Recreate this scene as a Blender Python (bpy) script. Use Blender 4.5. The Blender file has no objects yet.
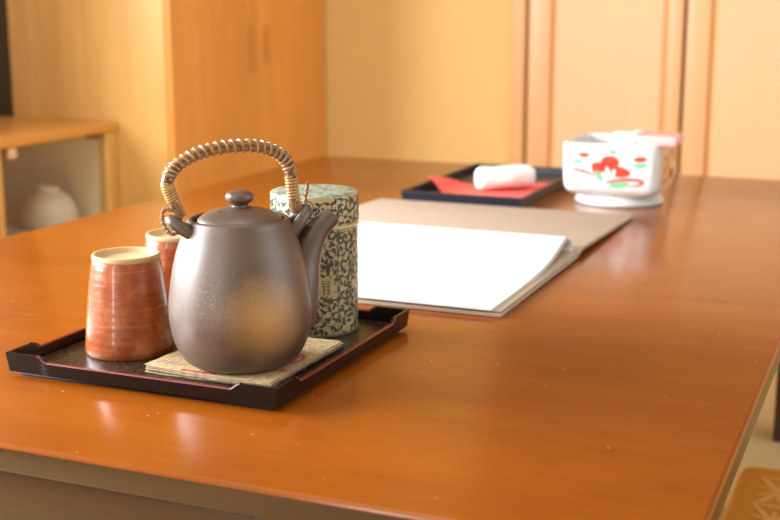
import bpy, bmesh, math, random
from math import sin, cos, pi, radians, sqrt, atan2
from mathutils import Vector, Matrix
random.seed(7)
scene = bpy.context.scene
COL = scene.collection

# ---------------------------------------------------------------- materials
class NT:
    def __init__(s, name):
        s.m = bpy.data.materials.new(name); s.m.use_nodes = True
        s.t = s.m.node_tree; s.n = s.t.nodes; s.l = s.t.links
        s.b = s.n['Principled BSDF']
    def node(s, kind, **kw):
        n = s.n.new(kind)
        for k, v in kw.items():
            if k in n.inputs: n.inputs[k].default_value = v
            else: setattr(n, k, v)
        return n
    def link(s, a, b): s.l.new(a, b)
    def coord(s, scale=(1, 1, 1), rot=(0, 0, 0)):
        c = s.node('ShaderNodeTexCoord'); m = s.node('ShaderNodeMapping')
        m.inputs['Scale'].default_value = scale; m.inputs['Location'].default_value = (3.37, 1.71, 5.23); m.inputs['Rotation'].default_value = rot
        s.link(c.outputs['Object'], m.inputs['Vector']); return m.outputs['Vector']
    def noise(s, vec, scale, detail=4, rough=.55, dist=0):
        n = s.node('ShaderNodeTexNoise'); n.inputs['Scale'].default_value = scale
        n.inputs['Detail'].default_value = detail; n.inputs['Roughness'].default_value = rough
        n.inputs['Distortion'].default_value = dist
        s.link(vec, n.inputs['Vector']); return n.outputs['Fac']
    def ramp(s, fac, stops):
        r = s.node('ShaderNodeValToRGB'); e = r.color_ramp.elements
        while len(e) < len(stops): e.new(.5)
        for i, (p, c) in enumerate(stops):
            e[i].position = p; e[i].color = (*c, 1) if len(c) == 3 else c
        s.link(fac, r.inputs['Fac']); return r.outputs['Color']
    def mix(s, fac, a, b, mode='MIX'):
        m = s.node('ShaderNodeMix', data_type='RGBA', blend_type=mode)
        for sock, v in ((m.inputs[0], fac), (m.inputs[6], a), (m.inputs[7], b)):
            if hasattr(v, 'links'): s.link(v, sock)
            elif isinstance(v, (int, float)): sock.default_value = v
            else: sock.default_value = (*v, 1)
        return m.outputs[2]
    def base(s, c):
        if hasattr(c, 'links'): s.link(c, s.b.inputs['Base Color'])
        else: s.b.inputs['Base Color'].default_value = (*c, 1)
    def bump(s, h, strength=.2, dist=.001):
        b = s.node('ShaderNodeBump'); b.inputs['Strength'].default_value = strength
        b.inputs['Distance'].default_value = dist
        s.link(h, b.inputs['Height']); s.link(b.outputs['Normal'], s.b.inputs['Normal'])
    def set(s, **kw):
        for k, v in kw.items(): s.b.inputs[k.replace('_', ' ')].default_value = v
        return s

def plain(name, c, rough=.5, var=.08, scale=40, **kw):
    t = NT(name); v = t.coord()
    f = t.noise(v, scale)
    lo = tuple(x * (1 - var) for x in c); hi = tuple(min(1, x * (1 + var)) for x in c)
    t.base(t.ramp(f, [(.3, lo), (.7, hi)]))
    t.set(Roughness=rough, **kw)
    return t.m

def wood(name, dark, mid, light, axis=1, freq=1.0, rough=.35, coat=0, bump=.05, stretch=14, grain=.6, **kw):
    t = NT(name)
    sc = [stretch, stretch, stretch]; sc[axis] = 1.0
    v = t.coord(tuple(x * freq for x in sc))
    n1 = t.noise(v, 1.6, 5, .6, .4)
    v2 = t.coord(tuple(x * freq * 4 for x in sc))
    n2 = t.noise(v2, 2.2, 6, .65)
    c1 = t.ramp(n1, [(.28, dark), (.5, mid), (.72, light)])
    c2 = t.ramp(n2, [(.3, (.8, .8, .8)), (.65, (1, 1, 1))])
    t.base(t.mix(grain, c1, c2, 'MULTIPLY'))
    t.bump(n2, bump, .0006)
    t.set(Roughness=rough, Coat_Weight=coat, Coat_Roughness=.12, **kw)
    return t.m

def table_mat():
    t = NT('cherry_lacquer')
    v = t.coord((2.2, 7, 7), (.0, .0, .06))
    n1 = t.noise(v, 1.8, 5, .6, .5)
    n2 = t.noise(t.coord((14, 120, 60)), 1.5, 5, .65)
    c = t.ramp(n1, [(.25, (.225, .054, .003)), (.5, (.262, .066, .004)), (.75, (.30, .079, .005))])
    c = t.mix(.5, c, t.ramp(n2, [(.35, (.82, .8, .78)), (.6, (1, 1, 1))]), 'MULTIPLY')
    # tiny pale flecks of dust and small scratches in the lacquer
    vo = t.node('ShaderNodeTexVoronoi'); vo.inputs['Scale'].default_value = 105
    t.link(t.coord(), vo.inputs['Vector'])
    fl = t.ramp(vo.outputs['Distance'], [(.05, (1, 1, 1)), (.10, (0, 0, 0))])
    gate = t.ramp(t.noise(t.coord(), 55, 2), [(.58, (0, 0, 0)), (.64, (1, 1, 1))])
    fac = t.mix(1, fl, gate, 'MULTIPLY')
    fac = t.mix(1, fac, (.5, .5, .5), 'MULTIPLY')
    c = t.mix(fac, c, (.75, .55, .38))
    t.base(c)
    rr = t.ramp(t.noise(t.coord((3, 3, 3)), 6, 4), [(.3, (.15, .15, .15)), (.7, (.21, .21, .21))])
    t.link(rr, t.b.inputs['Roughness'])
    t.bump(n2, .008, .0003)
    t.set(IOR=1.45, Coat_Weight=.0)
    return t.m

M = {}
M['table'] = table_mat()
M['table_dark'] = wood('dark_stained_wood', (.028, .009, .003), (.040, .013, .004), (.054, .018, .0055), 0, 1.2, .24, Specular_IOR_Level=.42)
M['table_leg'] = wood('dark_leg_wood', (.035, .012, .006), (.05, .018, .008), (.065, .024, .01), 2, 1.2, .45)
M['maple_v'] = wood('honey_maple_vertical', (.66, .36, .095), (.74, .42, .125), (.80, .47, .155), 2, .9, .4, stretch=10)
M['maple_door'] = wood('honey_maple_door', (.70, .29, .058), (.77, .335, .072), (.82, .37, .088), 2, .8, .38, stretch=10)
M['maple_h'] = wood('honey_maple_flat', (.66, .29, .055), (.73, .33, .068), (.79, .37, .08), 1, .9, .33, stretch=10)
M['pull'] = wood('darker_maple', (.60, .24, .04), (.64, .26, .048), (.68, .28, .055), 2, 1, .4)
M['peach'] = wood('peach_door_wood', (.745, .435, .225), (.76, .45, .235), (.775, .465, .245), 2, .7, .45, stretch=7, grain=.15, bump=.01)
M['peach_frame'] = wood('peach_frame_wood', (.72, .38, .165), (.745, .40, .18), (.77, .42, .195), 2, .9, .4, stretch=10, grain=.25, bump=.01)
M['groove'] = wood('groove_wood', (.72, .33, .085), (.78, .37, .10), (.82, .40, .12), 2, .9, .4)
M['seam'] = plain('dark_seam', (.20, .085, .02), .7)
M['plaster'] = plain('ochre_plaster', (.74, .49, .185), .9, .015, 25)
M['reflection_dark'] = plain('umber_reflection_dark', (.16, .10, .055), .9, .06, 20)
M['wallpaint'] = plain('warm_white_wall', (.50, .48, .45), .9, .03, 10)
M['ceiling'] = plain('ceiling_board', (.55, .53, .50), .9, .03, 10)
M['gap_shade'] = plain('brown_gap_shade', (.10, .062, .022), .8, .1, 20)
M['dark_lacquer'] = plain('black_lacquer', (.010, .006, .005), .24, .1, 60, Specular_IOR_Level=.3)
M['black_plastic'] = plain('blue_black_lacquer', (.016, .016, .024), .35, .1, 60)
M['red_rim'] = plain('red_lacquer', (.15, .014, .007), .4, .1, 80)
M['gold'] = plain('dull_gold', (.55, .38, .12), .35, .1, 200, Metallic=.6)
M['white_paper'] = plain('white_paper', (.92, .92, .93), .6, .01, 30)
M['sleeve'] = plain('clear_sleeve_edge', (.80, .74, .70), .25, .03, 60)
M['buff'] = plain('buff_clay', (.58, .385, .20), .75, .08, 60)
M['white_glaze'] = plain('white_glaze', (.68, .67, .65), .2, .02, 20)
M['red_paint'] = plain('vermilion_overglaze', (.72, .035, .010), .5, .08, 90)
M['green_paint'] = plain('green_overglaze', (.16, .46, .26), .5, .1, 90)
M['tan_paint'] = plain('gold_tan_overglaze', (.80, .52, .24), .3, .12, 60)
M['orange_paint'] = plain('orange_overglaze', (.80, .28, .07), .3, .1, 60)
M['grey_line'] = plain('thin_grey_line', (.62, .52, .48), .3, .05, 60)
M['red_paper'] = plain('red_paper', (.88, .125, .105), .75, .06, 40)
M['towel'] = plain('white_terry', (.82, .79, .76), .95, .05, 300)
M['pink'] = plain('pink_wrapper', (.86, .44, .42), .5, .04, 40)
M['white_card'] = plain('white_card', (.92, .90, .88), .5, .02, 40)
M['hole'] = plain('dark_hole', (.012, .009, .008), .9)
M['brass'] = plain('hinge_metal', (.20, .12, .05), .35, .1, 50, Metallic=.7)
M['catch_pad'] = plain('pinkish_catch', (.80, .52, .34), .5, .03, 30)
M['interior'] = plain('pale_grey_interior', (.88, .78, .60), .7, .03, 15)
M['china'] = plain('white_china', (.78, .72, .60), .3, .03, 30)
M['brown_mark'] = plain('brown_mark', (.26, .12, .05), .4)
M['seam_line'] = plain('canister_seam', (.10, .09, .055), .5)

def floor_mat():
    t = NT('tatami_straw')
    v = t.coord((1, 1, 1))
    w = t.node('ShaderNodeTexWave', bands_direction='X'); w.inputs['Scale'].default_value = 60
    w.inputs['Distortion'].default_value = .6
    t.link(v, w.inputs['Vector'])
    n = t.noise(t.coord((4, 60, 1)), 3, 4)
    c = t.ramp(n, [(.3, (.72, .50, .20)), (.7, (.82, .60, .26))])
    t.base(t.mix(.25, c, w.outputs['Color'], 'MULTIPLY'))
    t.bump(w.outputs['Fac'], .2, .001); t.set(Roughness=.75)
    return t.m
M['tatami'] = floor_mat()

def cover_mat():
    t = NT('beige_book_cloth')
    a = t.noise(t.coord((40, 900, 40)), 1.2, 3); b = t.noise(t.coord((900, 40, 40)), 1.2, 3)
    m = t.mix(.5, a, b)
    c = t.ramp(m, [(.35, (.41, .31, .225)), (.65, (.50, .385, .29))])
    t.base(c); t.bump(m, .25, .0004); t.set(Roughness=.8); return t.m
M['cloth'] = cover_mat()
M['cloth_edge'] = plain('cover_edge', (.62, .48, .32), .7, .08, 120)

def cup_mat():
    t = NT('orange_shino_glaze')
    v = t.coord((1, 1, 1))
    bands = t.noise(t.coord((14, 14, 420)), 1.0, 5, .7, .3)
    blot = t.noise(v, 95, 5, .65, .4)
    c = t.ramp(blot, [(.28, (.23, .040, .008)), (.5, (.335, .070, .013)), (.72, (.45, .12, .03))])
    lines = t.ramp(bands, [(.55, (0, 0, 0)), (.75, (.35, .35, .35))])
    c = t.mix(lines, c, (.72, .34, .20))
    t.base(c)
    t.bump(bands, .30, .0008)
    t.set(Roughness=.30, Coat_Weight=.5, Coat_Roughness=.10); return t.m
M['cup'] = cup_mat()

def kettle_mat():
    t = NT('grey_brown_stoneware')
    v = t.coord()
    big = t.noise(v, 22, 3, .5)
    c = t.ramp(big, [(.3, (.074, .038, .023)), (.7, (.108, .058, .033))])
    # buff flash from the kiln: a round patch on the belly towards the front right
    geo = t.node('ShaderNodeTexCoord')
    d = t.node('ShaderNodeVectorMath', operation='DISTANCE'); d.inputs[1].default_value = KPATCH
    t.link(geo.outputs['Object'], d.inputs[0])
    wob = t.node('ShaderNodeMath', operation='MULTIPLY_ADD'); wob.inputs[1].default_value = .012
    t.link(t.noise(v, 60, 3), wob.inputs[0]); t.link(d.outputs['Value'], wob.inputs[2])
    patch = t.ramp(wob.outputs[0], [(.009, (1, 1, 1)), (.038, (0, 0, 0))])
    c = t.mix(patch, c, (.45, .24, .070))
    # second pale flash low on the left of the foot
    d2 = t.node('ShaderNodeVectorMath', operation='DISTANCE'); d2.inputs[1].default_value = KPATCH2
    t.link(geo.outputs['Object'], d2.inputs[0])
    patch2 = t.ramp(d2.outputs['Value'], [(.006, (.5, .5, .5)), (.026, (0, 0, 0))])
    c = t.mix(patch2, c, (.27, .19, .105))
    sp = t.noise(v, 700, 2, .6)
    dark = t.ramp(sp, [(.27, (.5, .5, .5)), (.36, (1, 1, 1))])
    c = t.mix(1, c, dark, 'MULTIPLY')
    # fine specular glints painted into the colour at the left edge of the flash
    d3 = t.node('ShaderNodeVectorMath', operation='DISTANCE'); d3.inputs[1].default_value = KGLINT
    t.link(geo.outputs['Object'], d3.inputs[0])
    reg = t.ramp(d3.outputs['Value'], [(.008, (1, 1, 1)), (.034, (0, 0, 0))])
    glints = t.ramp(t.noise(v, 800, 2, .5), [(.60, (0, 0, 0)), (.70, (.7, .7, .7))])
    c = t.mix(t.mix(1, reg, glints, 'MULTIPLY'), c, (.36, .27, .19))
    t.base(c); t.bump(sp, .12, .0004)
    t.set(Roughness=.44, IOR=1.75, Specular_IOR_Level=.5); return t.m

def lidpale_mat():
    t = NT('pale_green_mottle')
    n = t.noise(t.coord(), 260, 3, .6, .8)
    t.base(t.ramp(n, [(.40, (.08, .13, .10)), (.50, (.25, .31, .24)), (.62, (.38, .40, .31))]))
    t.set(Roughness=.4); return t.m
M['mottle'] = lidpale_mat()
M['can_gold'] = plain('washi_gold_beige', (.45, .34, .17), .34, .08, 150)
M['can_leaf'] = plain('washi_dark_green', (.045, .055, .036), .42, .3, 260)
M['can_rim'] = plain('washi_edge', (.62, .52, .26), .4, .1, 120)

def cane_mat(name, a, b, s=300):
    t = NT(name); n = t.noise(t.coord(), s, 4)
    t.base(t.ramp(n, [(.35, a), (.65, b)])); t.set(Roughness=.42); return t.m
M['cane'] = cane_mat('brown_cane', (.17, .075, .032), (.30, .15, .07))
M['wrap'] = cane_mat('tan_cane_wrap', (.22, .12, .045), (.40, .24, .10))
M['wrap_gold'] = cane_mat('gold_cane_binding', (.36, .20, .05), (.52, .32, .095))
M['wrap_dark'] = cane_mat('dark_cane_cord', (.05, .026, .016), (.10, .05, .03))

def trayfloor_mat():
    t = NT('speckled_tray_floor')
    ch = t.node('ShaderNodeTexVoronoi'); ch.inputs['Scale'].default_value = 520
    t.link(t.coord(), ch.inputs['Vector'])
    dots = t.ramp(ch.outputs['Distance'], [(.22, (1, 1, 1)), (.36, (0, 0, 0))])
    gate = t.ramp(t.noise(t.coord(), 420, 2), [(.42, (0, 0, 0)), (.55, (1, 1, 1))])
    f = t.mix(1, dots, gate, 'MULTIPLY')
    t.base(t.mix(f, (.014, .008, .005), (.26, .16, .07)))
    t.bump(dots, .3, .0004); t.set(Roughness=.30, Specular_IOR_Level=.35); return t.m
M['trayfloor'] = trayfloor_mat()

def napkin_mat():
    t = NT('speckled_beige_paper')
    n = t.noise(t.coord(), 330, 4, .7)
    c = t.ramp(n, [(.34, (.36, .24, .105)), (.5, (.54, .39, .195)), (.68, (.66, .52, .30))])
    t.base(c); t.bump(n, .2, .0004); t.set(Roughness=.85); return t.m
M['napkin'] = napkin_mat()
M['red_print'] = plain('red_print', (.58, .06, .035), .8, .15, 200)
M['pink_print'] = plain('faded_pink_print', (.50, .30, .27), .85, .15, 200)
M['dark_print'] = plain('dark_edge_print', (.10, .12, .085), .85, .3, 300)
M['cushion'] = plain('orange_brown_cushion_cloth', (.66, .245, .006), .8, .08, 160)
M['cushion_line'] = plain('pale_leaf_pattern', (.80, .40, .08), .8, .08, 160)
M['glass'] = None
t = NT('clear_glass')                                     # thin pane: clear with a Fresnel sheen
lw = t.node('ShaderNodeLayerWeight'); lw.inputs['Blend'].default_value = .5
pw = t.node('ShaderNodeMath', operation='POWER'); pw.inputs[1].default_value = 5; t.link(lw.outputs['Facing'], pw.inputs[0])
fr = t.node('ShaderNodeMath', operation='MULTIPLY_ADD'); fr.inputs[1].default_value = .9; fr.inputs[2].default_value = .035; t.link(pw.outputs[0], fr.inputs[0])
tr_ = t.node('ShaderNodeBsdfTransparent'); tr_.inputs['Color'].default_value = (.985, .99, .98, 1)
gl = t.node('ShaderNodeBsdfGlossy'); gl.inputs['Roughness'].default_value = .03
mx = t.node('ShaderNodeMixShader'); t.link(fr.outputs[0], mx.inputs[0]); t.link(tr_.outputs[0], mx.inputs[1]); t.link(gl.outputs[0], mx.inputs[2])
t.link(mx.outputs[0], t.n['Material Output'].inputs['Surface']); M['glass'] = t.m

# ---------------------------------------------------------------- mesh builder
class MB:
    def __init__(s): s.v = []; s.f = []; s.mi = []; s.mats = []; s.sm = []
    def slot(s, m):
        if m not in s.mats: s.mats.append(m)
        return s.mats.index(m)
    def add(s, vs, fs, m, smooth=True):
        o = len(s.v); k = s.slot(m)
        s.v += [tuple(p) for p in vs]
        for f in fs: s.f.append(tuple(o + i for i in f)); s.mi.append(k); s.sm.append(smooth)
        return s
    def grid(s, nu, nv, fn, m, cu=False, cv=False, smooth=True, flip=False):
        vs = [fn(i / (nu if cu else nu - 1), j / (nv if cv else nv - 1)) for i in range(nu) for j in range(nv)]
        fs = []
        for i in range(nu if cu else nu - 1):
            for j in range(nv if cv else nv - 1):
                a = i * nv + j; b = ((i + 1) % nu) * nv + j; c = ((i + 1) % nu) * nv + (j + 1) % nv; d = i * nv + (j + 1) % nv
                fs.append((a, d, c, b) if flip else (a, b, c, d))
        return s.add(vs, fs, m, smooth)
    def lathe(s, prof, m, n=72, c=(0, 0, 0), fn=None):
        def g(u, w):
            i = int(round(w * (len(prof) - 1))); r, z = prof[i]; a = 2 * pi * u
            if fn: r, z = fn(r, z, a)
            return (c[0] + r * cos(a), c[1] + r * sin(a), c[2] + z)
        return s.grid(n, len(prof), g, m, cu=True)
    def box(s, x0, x1, y0, y1, z0, z1, m, bev=0, seg=3):
        bm = bmesh.new(); bmesh.ops.create_cube(bm, size=1)
        for v in bm.verts:
            v.co = Vector(((x0 + x1) / 2 + v.co.x * (x1 - x0), (y0 + y1) / 2 + v.co.y * (y1 - y0), (z0 + z1) / 2 + v.co.z * (z1 - z0)))
        if bev: bmesh.ops.bevel(bm, geom=list(bm.edges), offset=bev, segments=seg, profile=.5, affect='EDGES')
        return s.bm(bm, m, bool(bev))
    def bm(s, bm, m, smooth=True):
        bm.verts.index_update()
        s.add([v.co[:] for v in bm.verts], [[v.index for v in f.verts] for f in bm.faces], m, smooth); bm.free(); return s
    def tube(s, pts, rad, m, n=12, cap=True, flat=1.0):
        pts = [Vector(p) for p in pts]; k = len(pts)
        rad = rad if isinstance(rad, (list, tuple)) else [rad] * k
        up = None; rings = []
        for i, p in enumerate(pts):
            t = (pts[min(i + 1, k - 1)] - pts[max(i - 1, 0)]).normalized()
            if up is None:
                up = Vector((0, 0, 1)) if abs(t.z) < .9 else Vector((1, 0, 0))
            a = (up - t * up.dot(t)).normalized(); b = t.cross(a); up = a
            rings.append([p + (a * cos(q) * flat + b * sin(q)) * rad[i] for q in [2 * pi * j / n for j in range(n)]])
        vs = [q for r in rings for q in r]; fs = []
        for i in range(k - 1):
            for j in range(n):
                fs.append((i * n + j, (i + 1) * n + j, (i + 1) * n + (j + 1) % n, i * n + (j + 1) % n)[::-1])
        if cap:
            fs.append(tuple(range(n))); fs.append(tuple((k - 1) * n + j for j in range(n))[::-1])
        return s.add(vs, fs, m)
    def build(s, name, parent=None, loc=None, auto=True):
        me = bpy.data.meshes.new(name); me.from_pydata(s.v, [], s.f)
        for m in s.mats: me.materials.append(m)
        for p, k, q in zip(me.polygons, s.mi, s.sm): p.material_index = k; p.use_smooth = q
        bm = bmesh.new(); bm.from_mesh(me)
        bmesh.ops.recalc_face_normals(bm, faces=list(bm.faces)); bm.to_mesh(me); bm.free()
        me.validate(); me.update()
        if auto:
            try: me.set_sharp_from_angle(angle=radians(38))
            except Exception: pass
        o = bpy.data.objects.new(name, me); COL.objects.link(o)
        if parent: o.parent = parent
        if loc: o.location = loc
        return o

def thing(name, label, cat, loc, rz=0, group=None):
    o = bpy.data.objects.new(name, None); COL.objects.link(o); o.empty_display_size = .03
    o.location = loc; o.rotation_euler = (0, 0, rz)
    return tag(o, label, cat, group)
def tag(o, label, cat, group=None):
    o['label'] = label; o['category'] = cat
    if group: o['group'] = group
    return o
def struct(o): o['kind'] = 'structure'; return o
def smooth_path(P, n):
    """Catmull-Rom through points"""
    P = [Vector(p) for p in P]; P = [P[0] * 2 - P[1]] + P + [P[-1] * 2 - P[-2]]; out = []
    segs = len(P) - 3
    for k in range(n):
        t = k / (n - 1) * segs; i = min(int(t), segs - 1); t -= i
        a, b, c, d = P[i:i + 4]
        out.append(.5 * ((2 * b) + (c - a) * t + (2 * a - 5 * b + 4 * c - d) * t * t + (3 * b - a - 3 * c + d) * t ** 3))
    return out
def smooth_prof(P, n): return [(p.x, p.y) for p in smooth_path([(r, z, 0) for r, z in P], n)]

# ---------------------------------------------------------------- room (metres; table axes = room axes)
ZT = .34
XL, XR, YF, YB, ZC = -1.75, 2.3, -1.7, 2.53, 2.4
struct(MB().box(XL - .1, XR + .1, YF - .1, YB + .3, -.05, 0, M['tatami']).build('floor'))
struct(MB().box(XL - .1, XR + .1, YF - .1, YB + .3, ZC, ZC + .05, M['ceiling']).build('ceiling'))
W3 = (-.45, 1.09, .48, 1.28)                              # left window: y0, y1, z0, z1
w = MB()
w.box(XL - .1, XL, YF - .1, W3[0], 0, ZC, M['wallpaint']); w.box(XL - .1, XL, W3[1], YB + .1, 0, ZC, M['wallpaint'])
w.box(XL - .1, XL, W3[0], W3[1], 0, W3[2], M['wallpaint']); w.box(XL - .1, XL, W3[0], W3[1], W3[3], ZC, M['wallpaint'])
struct(w.build('wall_left'))
struct(MB().box(XL, -1.57, 1.12, 1.20, 0, ZC, M['wallpaint']).build('wall_nib_added'))  # unseen nib, added to block window light from the wardrobe's left side
# recessed ochre wall between the wardrobe and the sliding doors
struct(MB().box(XL, -.785, YB, YB + .05, 0, ZC, M['plaster']).build('wall_back'))
w = MB()
W1 = (-.94, -.72, .06, 2.20)                       # front window: x0, x1, z0, z1
w.box(XL, W1[0], YF - .1, YF, 0, ZC, M['wallpaint']); w.box(W1[1], XR, YF - .1, YF, 0, ZC, M['wallpaint'])
w.box(W1[0], W1[1], YF - .1, YF, 0, W1[2], M['wallpaint']); w.box(W1[0], W1[1], YF - .1, YF, W1[3], ZC, M['wallpaint'])
struct(w.build('wall_front'))
W2 = (.2, 2.1, .35, 2.1)                                  # right window: y0, y1, z0, z1
w = MB()
w.box(XR, XR + .1, YF - .1, W2[0], 0, ZC, M['wallpaint']); w.box(XR, XR + .1, W2[1], YB + .3, 0, ZC, M['wallpaint'])
w.box(XR, XR + .1, W2[0], W2[1], 0, W2[2], M['wallpaint']); w.box(XR, XR + .1, W2[0], W2[1], W2[3], ZC, M['wallpaint'])
struct(w.build('wall_right'))
def window(name, a0, a1, z0, z1, fix, along_x):
    w = MB(); t = .035
    def b(p0, p1, q0, q1):
        if along_x: w.box(p0, p1, fix - .07, fix - .03, q0, q1, M['maple_v'])
        else: w.box(fix + .03, fix + .07, p0, p1, q0, q1, M['maple_v'])
    b(a0, a1, z0, z0 + t); b(a0, a1, z1 - t, z1); b(a0, a0 + t, z0, z1); b(a1 - t, a1, z0, z1)
    m = (a0 + a1) / 2; b(m - t / 2, m + t / 2, z0 + t, z1 - t)
    return struct(w.build(name))
window('window_1', *W1, YF, True)
window('window_2', *W2, XR, False)
window('window_3', *W3, XL - .1, False)
# added dark strip standing in for the shaded gap behind the tall wardrobe
struct(MB().box(XL, -1.60, 2.02, 2.10, 0, ZC, M['gap_shade']).build('gap_shade_strip'))
struct(MB().box(-.785, -.7575, YB - .012, YB + .05, 0, ZC, M['peach_frame'], .003).build('trim_2'))
def sliding_door(name, x0, x1, y, s0, s1):
    f = MB(); g = .0
    f.box(x0, x0 + s0, y, y + .03, .02, .86, M['peach_frame'], .004)
    f.box(x1 - s1, x1, y, y + .03, .02, .86, M['peach_frame'], .004)
    f.box(x0 + s0, x1 - s1, y, y + .03, .02, .09, M['peach_frame']); f.box(x0 + s0, x1 - s1, y, y + .03, .80, .86, M['peach_frame'])
    d = struct(f.build(name))
    p = MB(); p.box(x0 + s0 + .010, x1 - s1 - .010, y + .006, y + .022, .09, .80, M['peach']); p.build('door_panel', d)
    q = MB(); q.box(x0 + s0, x0 + s0 + .010, y + .010, y + .022, .09, .80, M['groove']); q.box(x1 - s1 - .010, x1 - s1, y + .010, y + .022, .09, .80, M['groove'])
    q.build('panel_groove', d)
    return d
sliding_door('door_1', -.7535, -.4315, YB, .050, .030)
sliding_door('door_2', -.4245, .10, YB, .048, .048)
sliding_door('door_3', .107, .64, YB, .048, .048)
sliding_door('door_4', .647, 1.18, YB, .048, .048)
struct(MB().box(-.7575, XR, YB + .03, YB + .08, 0, .86, M['seam']).build('trim_3'))
struct(MB().box(-.7575, XR, YB + .02, YB + .08, .90, ZC, M['reflection_dark']).build('wall_top_added'))  # unseen dark wall, added to deepen what the tabletop reflects
struct(MB().box(-.7575, XR, YB - .02, YB + .08, .86, .90, M['peach_frame'], .004).build('trim_4'))
struct(MB().box(1.187, XR, YB, YB + .03, 0, .86, M['wallpaint']).build('wall_end'))

# ---------------------------------------------------------------- tall wardrobe
WX, WY0, WY1 = -1.227, 1.920, 2.527
wd = thing('wardrobe', 'tall honey-coloured wooden wardrobe behind the far left corner of the table', 'wardrobe', (-1.41, 2.215, 0))
def L(o, x, y, z=0): return (x - o.location.x, y - o.location.y, z - o.location.z)
m = MB(); m.box(-.178, .170, WY0 - .026 + .0 - 2.215, .312, 0, 1.9, M['maple_v'], .002); m.build('carcass', wd)
for k, (y0, y1) in enumerate(((WY0 - .026, 2.2192), (2.2208, WY1))):
    d = MB(); d.box(.171, .183, y0 - 2.215, y1 - 2.215, .05, 1.88, M['maple_door'], .0025); dd = d.build('door', wd)
    h = MB(); hy = (2.19 if k == 0 else 2.248) - 2.215
    h.box(.1825, .188, hy - .008, hy + .008, .455 if k == 0 else .47, .545, M['pull'], .0015); h.build('door_pull', dd)

# ---------------------------------------------------------------- low cabinet with glass door
CX, CY1, CZ = -1.35, 1.893, .376
cab = thing('low_cabinet', 'low wooden cabinet with a clear glass door standing beside the tall wardrobe', 'cabinet', (-1.54, 1.55, 0))
def cb(mb, x0, x1, y0, y1, z0, z1, mat, bev=0): return mb.box(x0 + 1.54, x1 + 1.54, y0 - 1.55, y1 - 1.55, z0, z1, mat, bev)
cb(MB(), -1.735, CX + .004, 1.22, CY1, CZ - .018, CZ, M['maple_h'], .004).build('top_board', cab)
m = MB()
cb(m, -1.73, CX, 1.860, CY1, 0, CZ - .018, M['maple_v'], .002); cb(m, -1.73, CX, 1.56, 1.5755, 0, CZ - .018, M['maple_v'], .002)
cb(m, -1.73, CX, 1.22, 1.245, 0, CZ - .018, M['maple_v'], .002); cb(m, -1.73, CX, 1.245, 1.860, .02, .05, M['maple_v'], .002)
m.build('carcass', cab)
m = MB(); cb(m, -1.735, -1.725, 1.245, 1.860, .05, CZ - .018, M['interior']); cb(m, -1.725, CX - .02, 1.8585, 1.8598, .05, CZ - .019, M['interior']); m.build('lining', cab)
cb(MB(), -1.725, -1.362, 1.577, 1.858, .176, .186, M['interior'], .001).build('shelf', cab)
gd = cb(MB(), CX - .010, CX - .005, 1.577, 1.857, .055, CZ - .021, M['glass']).build('glass_door', cab)
m = MB(); cb(m, CX - .020, CX - .003, 1.836, 1.854, .349, .357, M['brass'], .001); cb(m, CX - .012, CX - .001, 1.814, 1.826, .3515, .357, M['brass'], .001); m.build('hinge', gd)
m = MB(); cb(m, CX - .004, CX + .001, 1.590, 1.612, .340, .357, M['catch_pad'], .001); c1 = m.build('catch', gd)
cb(MB(), CX - .004, CX + .003, 1.578, 1.588, .338, .357, M['brass'], .001).build('catch_pin', c1)
cb(MB(), CX - .02, CX, 1.247, 1.558, .055, CZ - .02, M['maple_door'], .002).build('door', cab)
# upturned white bowl on a saucer behind the glass
cz = .186
b = thing('china_bowl', 'upturned white china bowl on a saucer behind the cabinet glass', 'bowl', (-1.432, 1.788, cz + .0056))
b.scale = (1.15, 1.15, 1.15)
m = MB(); m.lathe(smooth_prof([(.046, 0), (.0465, .004), (.044, .022), (.036, .042), (.024, .054), (.018, .056), (.0175, .062), (.014, .062), (.013, .057), (0, .0565)], 40), M['china'], 48); m.build('body', b)
m = MB(); 
def bowlpt(a, z): 
    return None
def mark(u, v):
    a = radians(-38 + (u - .5) * 20); z = .028 + (v - .5) * .016; r = .0425 - (z - .022) * .40 + .0012
    return (r * cos(a), r * sin(a), z)
m.grid(6, 6, mark, M['brown_mark']); m.build('painted_mark', b)
s_ = MB(); s_.lathe(smooth_prof([(0, .004), (.03, .004), (.05, .008), (.064, .0125), (.066, .0135), (.064, .0115), (.05, .006), (.034, .002), (.032, 0), (0, 0)], 40), M['china'], 48)
s1 = s_.build('saucer', None, (-1.432, 1.788, cz + .0002)); s1.data.materials[0] = M['china']
tag(s1, 'white saucer under the upturned bowl in the glass cabinet', 'saucer')
s2 = bpy.data.objects.new('saucer', s1.data); COL.objects.link(s2); s2.location = (-1.446, 1.6500, cz + .0002)
tag(s2, 'empty white saucer at the left end of the cabinet shelf', 'saucer')

# ---------------------------------------------------------------- low table
TX0, TX1, TY0, TY1 = -.8986, -.0753, .532, 1.836
tc = ((TX0 + TX1) / 2, (TY0 + TY1) / 2)
tb = thing('low_table', 'low cherry-coloured lacquered wooden table carrying the tea things', 'table', (tc[0], tc[1], 0))
hx, hy = (TX1 - TX0) / 2, (TY1 - TY0) / 2
m = MB(); m.box(-hx, hx, -hy, hy, ZT - .0185, ZT, M['table'], .0030, 4)
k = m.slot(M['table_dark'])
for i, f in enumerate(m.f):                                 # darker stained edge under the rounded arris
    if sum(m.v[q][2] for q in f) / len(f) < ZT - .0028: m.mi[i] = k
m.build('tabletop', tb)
MB().box(-hx + .012, hx - .075, -hy + .0035, -hy + .022, .255, ZT - .0187, M['table_dark'], .001).build('apron', tb)
MB().box(-hx + .075, hx - .075, hy - .06, hy - .042, .255, ZT - .0187, M['table_dark'], .001).build('apron', tb)
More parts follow.
